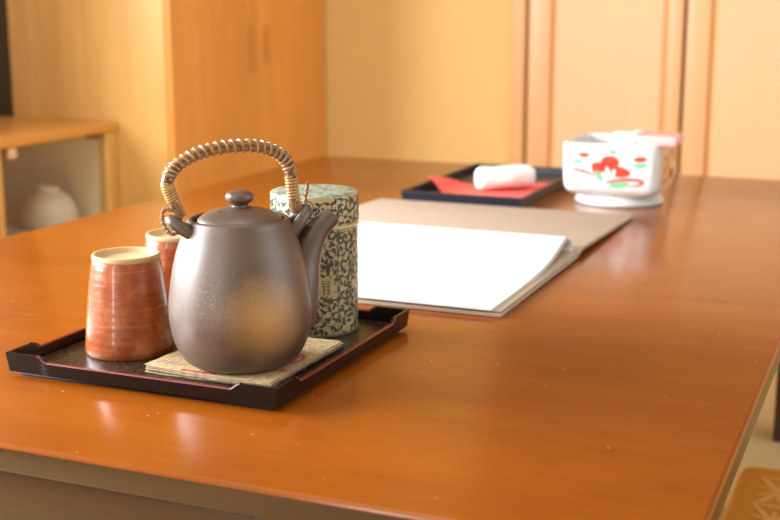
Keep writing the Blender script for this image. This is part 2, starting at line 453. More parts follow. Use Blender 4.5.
for sx in (-1, 1): MB().box(sx * hx - sx * .016 - .0135, sx * hx - sx * .016 + .0135, -hy + .03, hy - .01, ZT - .0255, ZT - .0187, M['table_dark'], .001).build('side_rail', tb)
for sx in (-1, 1):
    for sy in (-1, 1):
        x = sx * (hx - .0345); y = hy - .136 if sy > 0 else -hy + .0560
        MB().box(x - .0275, x + .0275, y - .0275, y + .0275, 0, ZT - .0257, M['table_leg'], .003).build('leg', tb)

# ---------------------------------------------------------------- floor cushion
cu = thing('floor_cushion', 'orange-brown floor cushion with pale leaf pattern, right of the table', 'cushion', (.119, 1.124, 0))
CW, CD, CH = .271, .30, .062
def cush_z(x, y):
    fx = max(0, 1 - (abs(x) / CW) ** 44); fy = max(0, 1 - (abs(y) / CD) ** 44)
    return .030 + (CH - .030) * (fx * fy) ** .45
m = MB()
N = 40
def ez(t): q = 2 * t - 1; return .5 + .5 * math.copysign(1 - (1 - abs(q)) ** 1.8, q)
def cgrid(u, v):
    u, v = ez(u), ez(v); x = (2 * u - 1) * CW; y = (2 * v - 1) * CD; return (x, y, cush_z(x, y))
def cgridb(u, v):
    u, v = ez(u), ez(v); x = (2 * u - 1) * CW; y = (2 * v - 1) * CD
    return (x, y, max(0.0, .026 - .026 * ((max(0, 1 - (abs(x) / CW) ** 6)) * max(0, 1 - (abs(y) / CD) ** 6)) ** .3))
m.grid(N, N, cgrid, M['cushion']); m.grid(N, N, cgridb, M['cushion'], flip=True)
def leaf(x0, y0, x1, y1, wd_):
    n = 7; L_ = []; 
    d = Vector((x1 - x0, y1 - y0)); p = Vector((-d.y, d.x)).normalized()
    for i in range(n):
        t = i / (n - 1); wv = wd_ * (.25 + .75 * sin(pi * t)); q = Vector((x0, y0)) + d * t
        for s in (-1, 1):
            a = q + p * wv * s * .5; L_.append((a.x, a.y, cush_z(a.x, a.y) + .0006))
    if max(abs(q[0]) for q in L_) > CW - .012 or max(abs(q[1]) for q in L_) > CD - .012: return
    m.add(L_, [(2 * i, 2 * i + 1, 2 * i + 3, 2 * i + 2) for i in range(n - 1)], M['cushion_line'])
R_ = .048
for i in range(-6, 7):
    for j in range(-8, 9):
        px = i * R_ * 1.5; py = j * R_ * sqrt(3) + (i % 2) * R_ * sqrt(3) / 2
        for k in range(6):
            a = k * pi / 3
            leaf(px, py, px + cos(a) * R_, py + sin(a) * R_, .0075)
            if k % 2 == 0:
                leaf(px + cos(a) * R_, py + sin(a) * R_, px + cos(a + pi / 3) * R_, py + sin(a + pi / 3) * R_, .0068)
            c = Vector((px + cos(a + pi / 6) * R_ / sqrt(3), py + sin(a + pi / 6) * R_ / sqrt(3)))
            leaf(px, py, c.x, c.y, .0055)
m.build('cushion_cover', cu)
pp = []
for i in range(120):
    a = 2 * pi * i / 120; c_, s__ = cos(a), sin(a); e = 2 / 14
    pp.append((CW * math.copysign(abs(c_) ** e, c_), CD * math.copysign(abs(s__) ** e, s__), .026))
pp.append(pp[0])
MB().tube(pp, .0035, M['cushion_line'], 8, cap=False).build('piping', cu)

# ---------------------------------------------------------------- black tea tray
TRX, TRY = .2090, .2190
tr = thing('serving_tray', 'black lacquer tray with red-edged dipped rims under the teapot', 'tray', (-.4505, .748, ZT))
def tray_h(s_, length, hi, lo, c0, c1):
    d = min(s_, length - s_)
    if d < c0: return hi
    if d > c1: return lo
    t = (d - c0) / (c1 - c0); t = t * t * (3 - 2 * t); return hi + (lo - hi) * t
def tray_wall(mb, rim, hx, hy, z0, hi, lo, c0, c1, th, mat, rmat, flare=.0015):
    for k in range(4):
        lx = (hx, hy)[k % 2] * 2; off = (hy, hx)[k % 2]
        S = sorted(set([0, lx] + [c0 + (c1 - c0) * q / 6 for q in range(7)] + [lx - c0 - (c1 - c0) * q / 6 for q in range(7)] + [lx * q / 12 for q in range(1, 12)]))
        vs = []; rv = []
        for s_ in S:
            x = s_ - lx / 2; h = tray_h(s_, lx, hi, lo, c0, c1)
            for (inset, z) in ((flare, z0), (0, h), (th, h), (th + flare * .6, z0)):
                sc = (lx / 2 - inset) / (lx / 2)
                p = (x * sc, -(off - inset), z)
                a = k * pi / 2; vs.append((p[0] * cos(a) - p[1] * sin(a), p[0] * sin(a) + p[1] * cos(a), p[2]))
        n = len(S); fs = []
        for i in range(n - 1):
            for j in range(4): fs.append((4 * i + j, 4 * i + 4 + j, 4 * i + 4 + (j + 1) % 4, 4 * i + (j + 1) % 4))
        mb.add(vs, fs, mat, False)
        if rim is not None:
            rb = MB(); rvs = []; idx = [i for i, s_ in enumerate(S) if c0 - 1e-6 <= s_ <= lx - c0 + 1e-6]
            for i in idx:
                s_ = S[i]; x = s_ - lx / 2; h = tray_h(s_, lx, hi, lo, c0, c1)
                for (inset, z) in ((-.0002, h - .0003), (.0001, h + .0005), (th - .0001, h + .0005), (th + .0002, h - .0003)):
                    p = (x, -(off - inset), z); a = k * pi / 2
                    rvs.append((p[0] * cos(a) - p[1] * sin(a), p[0] * sin(a) + p[1] * cos(a), p[2]))
            fs = []
            for i in range(len(idx) - 1):
                for j in range(4): fs.append((4 * i + j, 4 * i + 4 + j, 4 * i + 4 + (j + 1) % 4, 4 * i + (j + 1) % 4))
            rb.add(rvs, fs, rmat, False); rim.append(rb)
m = MB(); rims = []
tray_wall(m, rims, TRX / 2, TRY / 2, .0035, .0168, .0125, .026, .034, .0024, M['dark_lacquer'], M['red_rim'])
m.box(-TRX / 2 + .0016, TRX / 2 - .0016, -TRY / 2 + .0016, TRY / 2 - .0016, .0035, .0050, M['dark_lacquer'])
m.build('wall', tr)
for rb in rims: o = rb.build('rim', tr); o['label'] = 'red lacquered rim edge'
MB().box(-TRX / 2 + .006, TRX / 2 - .006, -TRY / 2 + .006, TRY / 2 - .006, .005, .006, M['trayfloor']).build('tray_floor', tr)
MB().box(-TRX / 2 + .006, TRX / 2 - .006, -TRY / 2 + .006, TRY / 2 - .006, 0, .0036, M['dark_lacquer'], .0005).build('foot', tr)
ZF = ZT + .006

# ---------------------------------------------------------------- two upturned cups
cup = thing('tea_cup', 'orange glazed cup upside down at the front left of the black tray', 'cup', (-.5027, .7085, ZF), 0, 'upturned orange cups on the tray')
m = MB()
prof = [(.0285, .0015), (.0292, .0003), (.0302, .0003), (.0307, .0015), (.0309, .004)]
for i in range(1, 44):
    t = i / 44; z = .004 + t * .0622
    r = .0309 - .0046 * t - .0022 * t ** 3 + .00006 * sin(z * 1130 + 1) + .00004 * sin(z * 1730)
    prof.append((r, z))
prof += [(.0238, .0668), (.0234, .0674)]
def wob(r, z, a): return (r * (1 + .006 * sin(2 * a + z * 60)), z)
m.lathe(prof, M['cup'], 80, fn=wob)
m.lathe([(.0285, .0015), (.0275, .02), (.024, .05), (.015, .056), (0, .057)], M['cup'], 60)
m.build('body', cup)
m = MB()
m.lathe([(.0231, .0670), (.0236, .0674), (.0239, .0684), (.0238, .0702), (.0233, .0710), (.0222, .0712), (.0212, .0707), (.0206, .0690), (.0196, .0677), (.012, .0671), (0, .0670)], M['buff'], 80)
o = m.build('foot_ring', cup); o['label'] = 'unglazed buff foot ring'
cup2 = cup.copy(); COL.objects.link(cup2); cup2.location = (-.5125, .7905, ZF); cup2.rotation_euler.z = 2.1
cup2['label'] = 'orange glazed cup upside down half hidden behind the teapot'
for ch in list(cup.children):
    c = ch.copy(); COL.objects.link(c); c.parent = cup2

# ---------------------------------------------------------------- paper napkins under the teapot
NP = 5
for k in range(NP):
    top = k == NP - 1
    wx, wy = .0955, .108
    dx, dy, rz = [(-.0012, .0010, .012), (.0008, -.0003, -.022), (-.0006, .0006, .018), (.0012, 0, -.008), (0, 0, 0)][k]
    lab = ['lowest of the beige paper napkins stacked under the teapot', 'second lowest of the beige paper napkins under the teapot',
           'middle one of the five beige paper napkins under the teapot', 'beige paper napkin just below the topmost, under the teapot',
           'topmost beige paper napkin with red print, teapot standing on it'][k]
    p = thing('paper_napkin', lab, 'napkin', (-.4128 + dx, .7190 + dy, ZF + .0010 * k), rz, 'beige paper napkins under the teapot')
    def zz(x, y):   # the left front corner lifts a little
        e = max(0, (-x / wx * 2 - .45)) * max(0, (-y / wy * 2 - .1)); return .0030 * e * (k + 1) / NP
    m = MB()
    def surf(dz):
        def f(u, v):
            x = (u - .5) * wx + .0004 * sin(v * 31 + k); y = (v - .5) * wy + .0004 * sin(u * 27 + 2 * k)
            return (x, y, zz(x, y) + dz)
        return f
    m.grid(14, 14, surf(.0008), M['napkin']); m.grid(14, 14, surf(.0001), M['napkin'], flip=True)
    edge = M['napkin'] if k in (0, 2, 4) else M['dark_print'] if k == 1 else M['pink_print']
    for (fx) in (lambda t: (t, 0), lambda t: (1, t), lambda t: (1 - t, 1), lambda t: (0, 1 - t)):
        m.grid(14, 2, lambda u, v, fx=fx: surf(.0001 + .0007 * v)(*fx(u)), edge)
    m.build('sheet', p)
    if top:
        q = MB()
        def strip(x0, x1, y0, y1, mt):
            q.grid(6, 3, lambda u, v: (x0 + (x1 - x0) * u, y0 + (y1 - y0) * v, zz(x0 + (x1 - x0) * u, y0 + (y1 - y0) * v) + .00095), mt)
        random.seed(3)
        x = -.021
        while x < .006:                                   # small red block print near the front edge
            wdt = random.uniform(.0012, .003); strip(x, x + wdt, -.0534, -.0502 + random.uniform(0, .001), M['red_print']); x += wdt + .0007
        for i in range(9):
            strip(-.044 + i * .0022, -.0428 + i * .0022 + .0006, -.047 + .003 * (i % 3), -.0415 + .003 * (i % 2), M['pink_print'])
        q.build('red_print', p); q = MB(); n = 26
        ring = [(.0375 + .0065 * cos(2 * pi * i / n) * (.72 if w_ else 1), .000 + .012 * sin(2 * pi * i / n) * (.8 if w_ else 1), .00095) for i in range(n) for w_ in (0, 1)]
        q.add(ring, [(2 * i, 2 * i + 1, (2 * i + 3) % (2 * n), (2 * i + 2) % (2 * n)) for i in range(n)], M['red_print'])
        for i in range(4): strip(.0345 + .0002 * i, .0405 - .0002 * i, -.008 + .0044 * i, -.0058 + .0044 * i, M['red_print'])
        strip(.030, .0463, -.030, -.0285, M['red_print']); strip(.040, .0465, -.0265, -.0245, M['red_print'])
        q.build('red_seal', p)
ZK = ZF + .0010 * (NP - 1) + .0010

# ---------------------------------------------------------------- teapot
KA = radians(44); S = Vector((cos(KA), sin(KA), 0)); T = Vector((sin(KA), -cos(KA), 0))
KX, KY = -.4053, .6995
vd = Vector((KX, KY, 0)).normalized(); vr = Vector((vd.y, -vd.x, 0))       # towards / across the line of sight to the pot
def kp(a, b, z): # a: to the right, b: towards the viewer
    v = vr * a - vd * b; return (v.x, v.y, z)
KPATCH = kp(.017, .042, .040); KPATCH2 = kp(-.018, .036, .004); KGLINT = kp(-.013, .042, .050)
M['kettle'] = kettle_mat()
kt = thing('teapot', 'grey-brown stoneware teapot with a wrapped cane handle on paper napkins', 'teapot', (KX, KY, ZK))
m = MB()
outer = smooth_prof([(0, .0004), (.028, .0000), (.0325, .0008), (.0378, .0042), (.0420, .0100), (.0455, .0185), (.0475, .029), (.0480, .040), (.0468, .053), (.0444, .067), (.0411, .0795), (.0376, .0890), (.0350, .0950), (.0341, .0978), (.0333, .0992), (.0318, .0996)], 70)
inner = [(.0306, .0990), (.0303, .0970), (.0300, .0940), (.0330, .09), (.038, .078), (.043, .06), (.0435, .035), (.040, .015), (.030, .006), (0, .005)]
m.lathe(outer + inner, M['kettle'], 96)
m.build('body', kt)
# lid, seated a touch towards the spout side
ld = MB(); off = vr * .0012
ld.lathe(smooth_prof([(0, .093), (.0270, .0935), (.0287, .0950), (.0287, .0972), (.0270, .0998), (.0225, .1027), (.0155, .1052), (.0085, .1065), (.0058, .1072)], 46), M['kettle'], 72, (off.x, off.y, 0))
lid = ld.build('lid', kt)
k_ = MB(); k_.lathe(smooth_prof([(.0056, .1068), (.0055, .1082), (.0068, .1096), (.0089, .1112), (.0095, .1134), (.0088, .1156), (.0066, .1170), (.0035, .1176), (0, .1177)], 40), M['kettle'], 48, (off.x, off.y, 0)); k_.build('knob', lid)
hp = off + vr * -.0128 - vd * .0085
hr = sqrt((hp - off).length_squared)
MB().lathe([(.0016, .0), (.0012, .0005), (0, .0005)], M['hole'], 16, (hp.x, hp.y, .1048)).build('steam_hole', lid)
# spout
m = MB()
def SP(u, z, t=0): v = S * u + T * t; return (v.x, v.y, z)
path = smooth_path([SP(.0320, .028), SP(.0360, .040), SP(.0405, .0535), SP(.0448, .0675), SP(.0496, .0793), SP(.0556, .0883), SP(.0658, .0970)], 26)
rr = []
for i in range(26):
    t = i / 25 * 6; k = min(int(t), 5); q_ = [.0205, .0190, .0158, .0120, .0098, .0082, .0064]; rr.append(q_[k] + (q_[k + 1] - q_[k]) * (t - k))
n = 24; pts = [Vector(p) for p in path]; rings = []
for i, p in enumerate(pts):
    tg = (pts[min(i + 1, 25)] - pts[max(i - 1, 0)]).normalized()
    a = T; b = tg.cross(a).normalized()
    rings.append([p + (a * cos(q) + b * sin(q)) * rr[i] for q in [2 * pi * j / n for j in range(n)]])
ri = rings[-1]; c_end = pts[-1]; tg = (pts[-1] - pts[-3]).normalized()
rings.append([c_end + tg * .0006 + (q - c_end) * .90 for q in ri])
rings.append([c_end + (q - c_end) * .72 for q in ri])
rings.append([c_end - tg * .012 + (q - c_end) * .60 for q in ri])
rings.append([c_end - tg * .0125 + (q - c_end) * .01 for q in ri])
vs = [q for r in rings for q in r]; fs = []
for i in range(len(rings) - 1):
    for j in range(n): fs.append((i * n + j, i * n + (j + 1) % n, (i + 1) * n + (j + 1) % n, (i + 1) * n + j))
m.add(vs, fs, M['kettle']); m.build('spout', kt)
# lugs that take the cane handle
def lug(sgn, top_u, top_z, foot_u=.0352, foot_z=.089):
    P = []
    for q in range(15):
        t = q / 14; a = pi * t; w_ = cos(a) * .0078
        h = sin(a) ** .75
        P.append(SP(sgn * (foot_u + (top_u - foot_u) * h), foot_z + (top_z - foot_z) * h, w_))
    return MB().tube(P, .0041, M['kettle'], 14).build('lug', kt)
lug(-1, .0450, .1000, .0305, .0890); lug(1, .0470, .1022, .0325, .0860)
# cane handle
H = [SP(u, z) for u, z in ((-.0377, .1008), (-.0407, .1083), (-.0440, .1157), (-.0464, .1231), (-.0455, .1289), (-.0414, .1345), (-.0337, .1397), (-.0244, .1436), (-.0137, .1460), (-.0017, .1470), (.0105, .1467), (.0213, .1444), (.0295, .1402), (.0349, .1340), (.0369, .1254), (.0377, .1159), (.0393, .1069), (.0413, .0993))]
hpath = smooth_path(H, 160)
def frame(i):
    tg = (hpath[min(i + 1, 159)] - hpath[max(i - 1, 0)]).normalized(); a = T; b = tg.cross(a).normalized(); return tg, a, b
hd = MB(); 
for q in range(4):
    ang = pi / 4 + q * pi / 2; P = []
    for i in range(2, 158):
        tg, a, b = frame(i); tw = ang
        spread = 1 + .0 * i
        P.append(hpath[i] + (a * cos(tw) + b * sin(tw)) * .0022 * spread)
    hd.tube(P, .0021, M['cane'], 8)
handle = hd.build('handle', kt)
def helix(i0, i1, turns, rad, thick, mat, name, wd_=1.0, phase=0):
    P = []; N_ = int(turns * 14)
    for k in range(N_ + 1):
        t = k / N_; fi = i0 + (i1 - i0) * t; i = int(fi); fr = fi - i
        p = hpath[i].lerp(hpath[min(i + 1, 159)], fr); tg, a, b = frame(i)
        an = 2 * pi * turns * t + phase
        P.append(p + (a * cos(an) + b * sin(an)) * rad)
    return MB().tube(P, thick, mat, 6).build(name, handle)
helix(36, 128, 23, .0040, .00105, M['wrap'], 'wrapping')
helix(30, 50, 6, .0037, .0006, M['wrap_dark'], 'dark_cord', phase=1); helix(112, 132, 6, .0037, .0006, M['wrap_dark'], 'dark_cord', phase=1)
helix(15, 31, 8, .0038, .0008, M['wrap_gold'], 'end_binding'); helix(131, 147, 8, .0038, .0008, M['wrap_gold'], 'end_binding')
# lashings round the lugs and the loose cane tails
for (P, nm) in (([SP(-.0385, .1010, .002), SP(-.0440, .1075, .004), SP(-.0510, .1078, .006), SP(-.0512, .0995, .0065), SP(-.0464, .0925, .0065), SP(-.0405, .0938, .006)], 'cane_tail'),
                ([SP(.0400, .1000, .003), SP(.0425, .0920, .002), SP(.0448, .0955, -.003), SP(.0476, .1058, -.005), SP(.0502, .1200, -.005)], 'cane_tail')):
    t_ = MB(); pth = smooth_path(P, 40); t_.tube(pth, .0011, M['wrap'], 8)
    hx_ = []
    for k in range(160):
        t = k / 159 * 38.9; i = int(t); p = pth[i].lerp(pth[min(i + 1, 39)], t - i); an = k / 159 * 2 * pi * 14
        tg = (pth[min(i + 1, 39)] - pth[max(i - 1, 0)]).normalized(); a = T; b = tg.cross(a).normalized()
        hx_.append(p + (a * cos(an) + b * sin(an)) * .0012)
    t_.tube(hx_, .0005, M['cane'], 5); t_.build(nm, handle)

# ---------------------------------------------------------------- tea canister with scrolling leaf paper
CNX, CNY = -.4070, .8164
cn = thing('tea_canister', 'round tea canister in dark green and gold leaf-scroll paper behind the teapot', 'canister', (CNX, CNY, ZF))
CR, LR = .0324, .0332
body = MB(); body.lathe([(0, 0), (CR - .001, 0), (CR, .001), (CR, .0835), (CR - .002, .083), (0, .083)], M['can_gold'], 96)
face = atan2(-CNY, -CNX) + .0                              # angle that faces the viewer
def scroll(mb, R, z0, z1, s0, s1, seed, lift=.00018, skip=None):
    """vines of spiralling stems and little leaves; s = arc length round the drum, z up"""
    rnd = random.Random(seed)
    def P(s, z, k=1): a = face + s / R; return ((R + lift * k) * cos(a), (R + lift * k) * sin(a), z)
    def ok(s, z): return z0 < z < z1 and not (skip and skip(s, z))
    def ribbon(pts, w):
        vs = []
        for i, (s, z) in enumerate(pts):
            a = pts[max(i - 1, 0)]; b = pts[min(i + 1, len(pts) - 1)]
            dx, dz = b[0] - a[0], b[1] - a[1]; l = math.hypot(dx, dz) or 1
            for q in (-1, 1): vs.append((s - dz / l * w * q, z + dx / l * w * q))
        fs = [(2 * i, 2 * i + 1, 2 * i + 3, 2 * i + 2) for i in range(len(pts) - 1) if all(ok(*vs[k]) for k in (2 * i, 2 * i + 1, 2 * i + 3, 2 * i + 2))]
        mb.add([P(*v) for v in vs], fs, M['can_leaf'])
    def leaf_(s, z, ang, L_, w):
        n = 6; vs = [(s, z)]
        for i in range(1, n):
            t = i / n; ww = w * sin(pi * t ** .8); cx = s + cos(ang + .5 * t) * L_ * t; cz_ = z + sin(ang + .5 * t) * L_ * t
            for q in (-1, 1): vs.append((cx - sin(ang) * ww * q, cz_ + cos(ang) * ww * q))
        vs.append((s + cos(ang + .5) * L_, z + sin(ang + .5) * L_))
        if not all(ok(*v) for v in vs): return
        fs = [(0, 1, 2)] + [(2 * i - 1, 2 * i, 2 * i + 2, 2 * i + 1) for i in range(1, n - 1)] + [(2 * n - 3, 2 * n - 2, 2 * n - 1)]
        mb.add([P(*v, 1.1) for v in vs], fs, M['can_leaf'])
    step = .0150
    nz = int((z1 - z0) / step) + 2; ns = int((s1 - s0) / step) + 2
    for i in range(ns):
        for j in range(nz):
            cs = s0 + (i + .5 * (j % 2)) * step + rnd.uniform(-.001, .001); cz_ = z0 + j * step * .95 + rnd.uniform(-.001, .001)
            dirn = 1 if (i + j) % 2 else -1; a0 = rnd.uniform(0, 2 * pi); R0 = step * .56
            pts = []
            for k in range(30):
                t = k / 29; r = R0 * (1 - .74 * t); a = a0 + dirn * t * 2 * pi * 1.35
                pts.append((cs + r * cos(a), cz_ + r * sin(a)))
            ribbon(pts, .00034)
            e = pts[-1]
            for q in range(3): leaf_(e[0], e[1], a0 + q * 2.1, .0034, .0013)
            for k in range(2, 26, 3):
                s, z = pts[k]; nx = pts[k + 1]; an = atan2(nx[1] - z, nx[0] - s)
                leaf_(s, z, an + dirn * rnd.uniform(-1.2, -.7), rnd.uniform(.0040, .0054), rnd.uniform(.0011, .0015))
                if k % 2 == 0: leaf_(s, z, an + dirn * rnd.uniform(.7, 1.2), rnd.uniform(.0030, .0042), rnd.uniform(.0009, .0013))
sx_, sz_ = .0082, .0385                                     # place of the little printed seal
half = pi * CR
scroll(body, CR, .001, .0822, -half, half, 11, skip=lambda s, z: abs(s - sx_) < .0052 and abs(z - sz_) < .0062)
def CP(s, z): a = face + s / CR; return ((CR + .0003) * cos(a), (CR + .0003) * sin(a), z)
def bar(s0, s1, z0, z1, mt=None): body.add([CP(s0, z0), CP(s1, z0), CP(s1, z1), CP(s0, z1)], [(0, 1, 2, 3)], mt or M['can_leaf'])
for (a, b, c, d) in ((-.0034, -.0020, .0042, .0050), (-.0012, .0002, .0044, .0050), (.0010, .0026, .0040, .0048), (-.0036, -.0024, .0022, .0034), (-.0014, -.0004, .0020, .0032), (.0006, .0016, .0022, .0034), (.0024, .0034, .0020, .0030),
                     (-.0032, -.0006, .0006, .0012), (.0004, .0030, .0006, .0012), (-.0020, -.0014, -.0014, .0006), (.0012, .0018, -.0014, .0006), (-.0034, .0032, -.0020, -.0014), (-.0030, -.0010, -.0036, -.0028), (.0006, .0028, -.0036, -.0026), (-.0026, -.0018, -.0054, -.0040), (.0002, .0026, -.0052, -.0044)):
    bar(sx_ + a, sx_ + b, sz_ + c, sz_ + d)
bar(.0172, .0178, .0012, .0822, M['seam_line'])
body.build('body', cn)
bs = MB().lathe([(CR + .0001, .0), (CR + .0006, .0003), (CR + .0006, .0016), (CR + .0001, .002)], M['seam_line'], 96); bs.build('base_ring', cn)
lid_ = MB(); lid_.lathe([(CR, .0818), (LR, .0818), (LR, .1052), (LR - .0004, .1058)], M['can_gold'], 96)
scroll(lid_, LR, .0832, .1056, -pi * LR, pi * LR, 23)
cl = lid_.build('lid', cn)
MB().lathe([(LR - .0004, .1058), (LR - .0012, .1064), (LR - .006, .1069), (0, .1072)], M['mottle'], 96).build('lid_top', cl)
MB().lathe([(LR, .0816), (LR + .0004, .0818), (LR + .0004, .0826), (LR, .0830)], M['can_rim'], 96).build('lid_edge', cl)

# ---------------------------------------------------------------- menu folder lying open
MX0, MX1, MY0, MYH, MY1 = -.618, -.2915, .9195, 1.181, 1.431
mf = thing('menu_folder', 'open beige cloth-covered menu folder with white pages behind the tray', 'folder', ((MX0 + MX1) / 2, MYH, ZT))
mw = (MX1 - MX0) / 2
def board(name, y0, y1, za, zb, th=.0038):
    m = MB(); m.box(-mw, mw, y0 - MYH, y1 - MYH, 0, th, M['cloth'], .0011, 3)
    for i, v in enumerate(m.v):
        t = (v[1] - (y0 - MYH)) / (y1 - y0); m.v[i] = (v[0], v[1], v[2] + za + (zb - za) * t)
    return m.build(name, mf)
board('front_cover', MY0, MYH - .012, 0, .0018)
board('back_cover', MYH + .004, MY1, .0062, 0.0002)
bi = board('inner_board', MY0 + .0012, MYH - .014, .0042, .0060, .0016)
board('spine', MYH - .0135, MYH + .0055, .0018, .0062, .003)
bd = board('binding_strip', MYH - .0165, MYH - .0115, .0048, .0052, .0035)
# page block: flat near the reader, rising into a loop at the spine
px0, px1, py0 = -.590 + .4548, -.2990 + .4548, .9175 - MYH
px0 = -.3085 + .012 - .0; px0 = -.146
prof = [(py0, .0078), (py0 + .03, .0079), (py0 + .09, .0084), (py0 + .15, .0105), (py0 + .185, .0135), (py0 + .215, .0175), (py0 + .238, .0212), (-.0150, .0225), (-.0085, .0215), (-.0045, .0180), (-.0050, .0130), (-.0090, .0088), (-.0125, .0070)]
PR = smooth_path([(0, y, z) for y, z in prof], 60)
def page(name, dz, mat, x0, x1, i1, thick=.0004, dy=0):
    m = MB()
    P = PR[:i1]
    def f(s):
        def g(u, v):
            i = min(int(round(v * (len(P) - 1))), len(P) - 1); p = P[i]
            xr = x1 - .006 * max(0, (p.z - .006) / .016)     # the outer edge draws in where the sheet arches
            return (x0 + (xr - x0) * u, p.y + dy * (1 - v), p.z + dz + s)
        return g
    m.grid(8, len(P), f(0), mat); m.grid(8, len(P), f(-thick), mat, flip=True)
    for uu in (0, 1): m.grid(len(P), 2, lambda a, b, uu=uu: f(-thick * b)(uu, a), mat)
    m.grid(8, 2, lambda a, b: f(-thick * b)(a, 0), mat); m.grid(8, 2, lambda a, b: f(-thick * b)(a, 1), mat)
    return m.build(name, mf)
page('page', 0, M['white_paper'], px0, .1563, 47)
page('page', -.0006, M['white_paper'], px0, .1562, 47, .0003, .0006)
page('page', -.0011, M['white_paper'], px0, .1560, 47, .0003, -.0004)
page('page', -.0016, M['white_paper'], px0, .1563, 47, .0003, .0004)
o = page('page_stub', -.0020, M['sleeve'], px0, .1575, 60, .0003, .012)
o['label'] = 'curled clear sleeve at the spine'

# ---------------------------------------------------------------- small black tray, red paper, rolled towel
ST = thing('small_tray', 'small black oblong tray with red paper on it near the white bowl', 'tray', (-.513, 1.591, ZT))
sx2, sy2 = .082, .150
m = MB(); tray_wall(m, None, sx2, sy2, .001, .0140, .0140, .01, .02, .0042, M['black_plastic'], None, .0025)
m.box(-sx2 + .0027, sx2 - .0027, -sy2 + .0027, sy2 - .0027, 0, .0036, M['black_plastic'], .0008)
o = m.build('tray_body', ST)
MB().box(-sx2 + .008, sx2 - .008, -sy2 + .008, sy2 - .008, .0036, .0042, M['black_plastic'], .0002).build('tray_base', ST)
# red sheet set cornerwise, its left corner standing up over the rim
RP = Vector((-.515, 1.555, ZT + .0044))
def red(s):
    A, B_, C_, D_ = Vector((-.604, 1.559)), Vector((-.4385, 1.650)), Vector((-.4385, 1.452)), Vector((-.530, 1.452))
    def g(u, v):
        q = (A * (1 - u) + B_ * u) * (1 - v) + (D_ * (1 - u) + C_ * u) * v
        t = min(1, max(0, (-.545 - q.x) / .045)); lift = .0112 * t * t * (3 - 2 * t) + max(0, -.592 - q.x) * .15
        return (q.x - RP.x, q.y - RP.y, lift + .0005 * (sin(9 * u + 2) * sin(8 * v)) ** 2 + s)
    return g
m = MB(); m.grid(24, 24, red(.0005), M['red_paper']); m.grid(24, 24, red(0), M['red_paper'], flip=True)
rp = m.build('red_paper', None, RP); tag(rp, 'square red paper laid cornerwise on the small black tray', 'paper')
# rolled hand towel
tw = thing('hand_towel', 'small rolled white hand towel lying on the red paper', 'towel', (-.491, 1.556, ZT + .0060))
tw.rotation_euler.z = radians(34)
m = MB()
def roll(u, v):
    t = (u - .5) * 2; x = t * .041
    e = (1 - abs(t) ** 7) ** .5 if abs(t) < 1 else 0
    e = .60 * e + .40 * e ** .3 if e > 0 else 0
    a = 2 * pi * v; r = .0158 * (1 + .06 * sin(5 * t + 1) + .05 * cos(2 * a + 3 * t) + .035 * sin(3 * a - 5 * t)) * e
    y = r * 1.15 * cos(a); z = .0160 + r * sin(a) + .0012 * t
    if sin(a) < 0: z = max(z, .0004 + .0075 * max(0, cos(t * 2.6 + .2)) * max(0, -cos(a) * .0 + 1) * .8)
    return (x, y, z)
m.grid(40, 36, roll, M['towel'], cv=True); m.build('roll', tw)
q = MB(); P = []
for i in range(26):
    t = (i / 25 - .5) * 2; x = t * .036; P.append((x, -.0125 - .001 * sin(3 * t), .0245 + .0008 * sin(4 * t + 1)))
q.tube(P, .0022, M['towel'], 8); q.build('folded_edge', tw)

# ---------------------------------------------------------------- white porcelain box with flower painting
BX, BY = -.3366, 1.5550
bw = thing('porcelain_bowl', 'square white porcelain bowl painted with a red flower, on a round foot', 'bowl', (BX, BY, ZT))
HX, HY, BH = .0632, .0630, .0795
def sq(a, hx, hy, n=7.0):
    c, s = cos(a), sin(a); r = (abs(c) ** n + abs(s) ** n) ** (-1 / n); return hx * r * c, hy * r * s
# (scale, z) up the outside, over the rim and down the inside
oz = [(.0, .0115), (.50, .0115), (.74, .0125), (.86, .0155), (.93, .0195), (.965, .0250), (.980, .034), (.988, .050), (.996, .070), (1.0, .0760), (.994, .0786), (.975, .0795), (.955, .0786), (.945, .076), (.935, .060), (.92, .035), (.86, .024), (.70, .019), (0, .018)]
OZ = smooth_prof(oz, 90)
m = MB()
def bowl_pt(u, v):
    i = int(round(v * (len(OZ) - 1))); k, z = OZ[i]; a = 2 * pi * u
    n = 9 if k > .9 else 3 + 6 * max(0, (k - .5) / .4)
    x, y = sq(a, HX * k, HY * k, n)
    return (x, y, z)
m.grid(160, len(OZ), bowl_pt, M['white_glaze'], cu=True); m.build('bowl_body', bw)
MB().lathe(smooth_prof([(.040, .0130), (.0485, .0120), (.0520, .0085), (.0555, .0050), (.0565, .0025), (.0555, .0004), (.052, 0), (.048, .0006), (.046, .004)], 40), M['white_glaze'], 72).build('foot', bw)
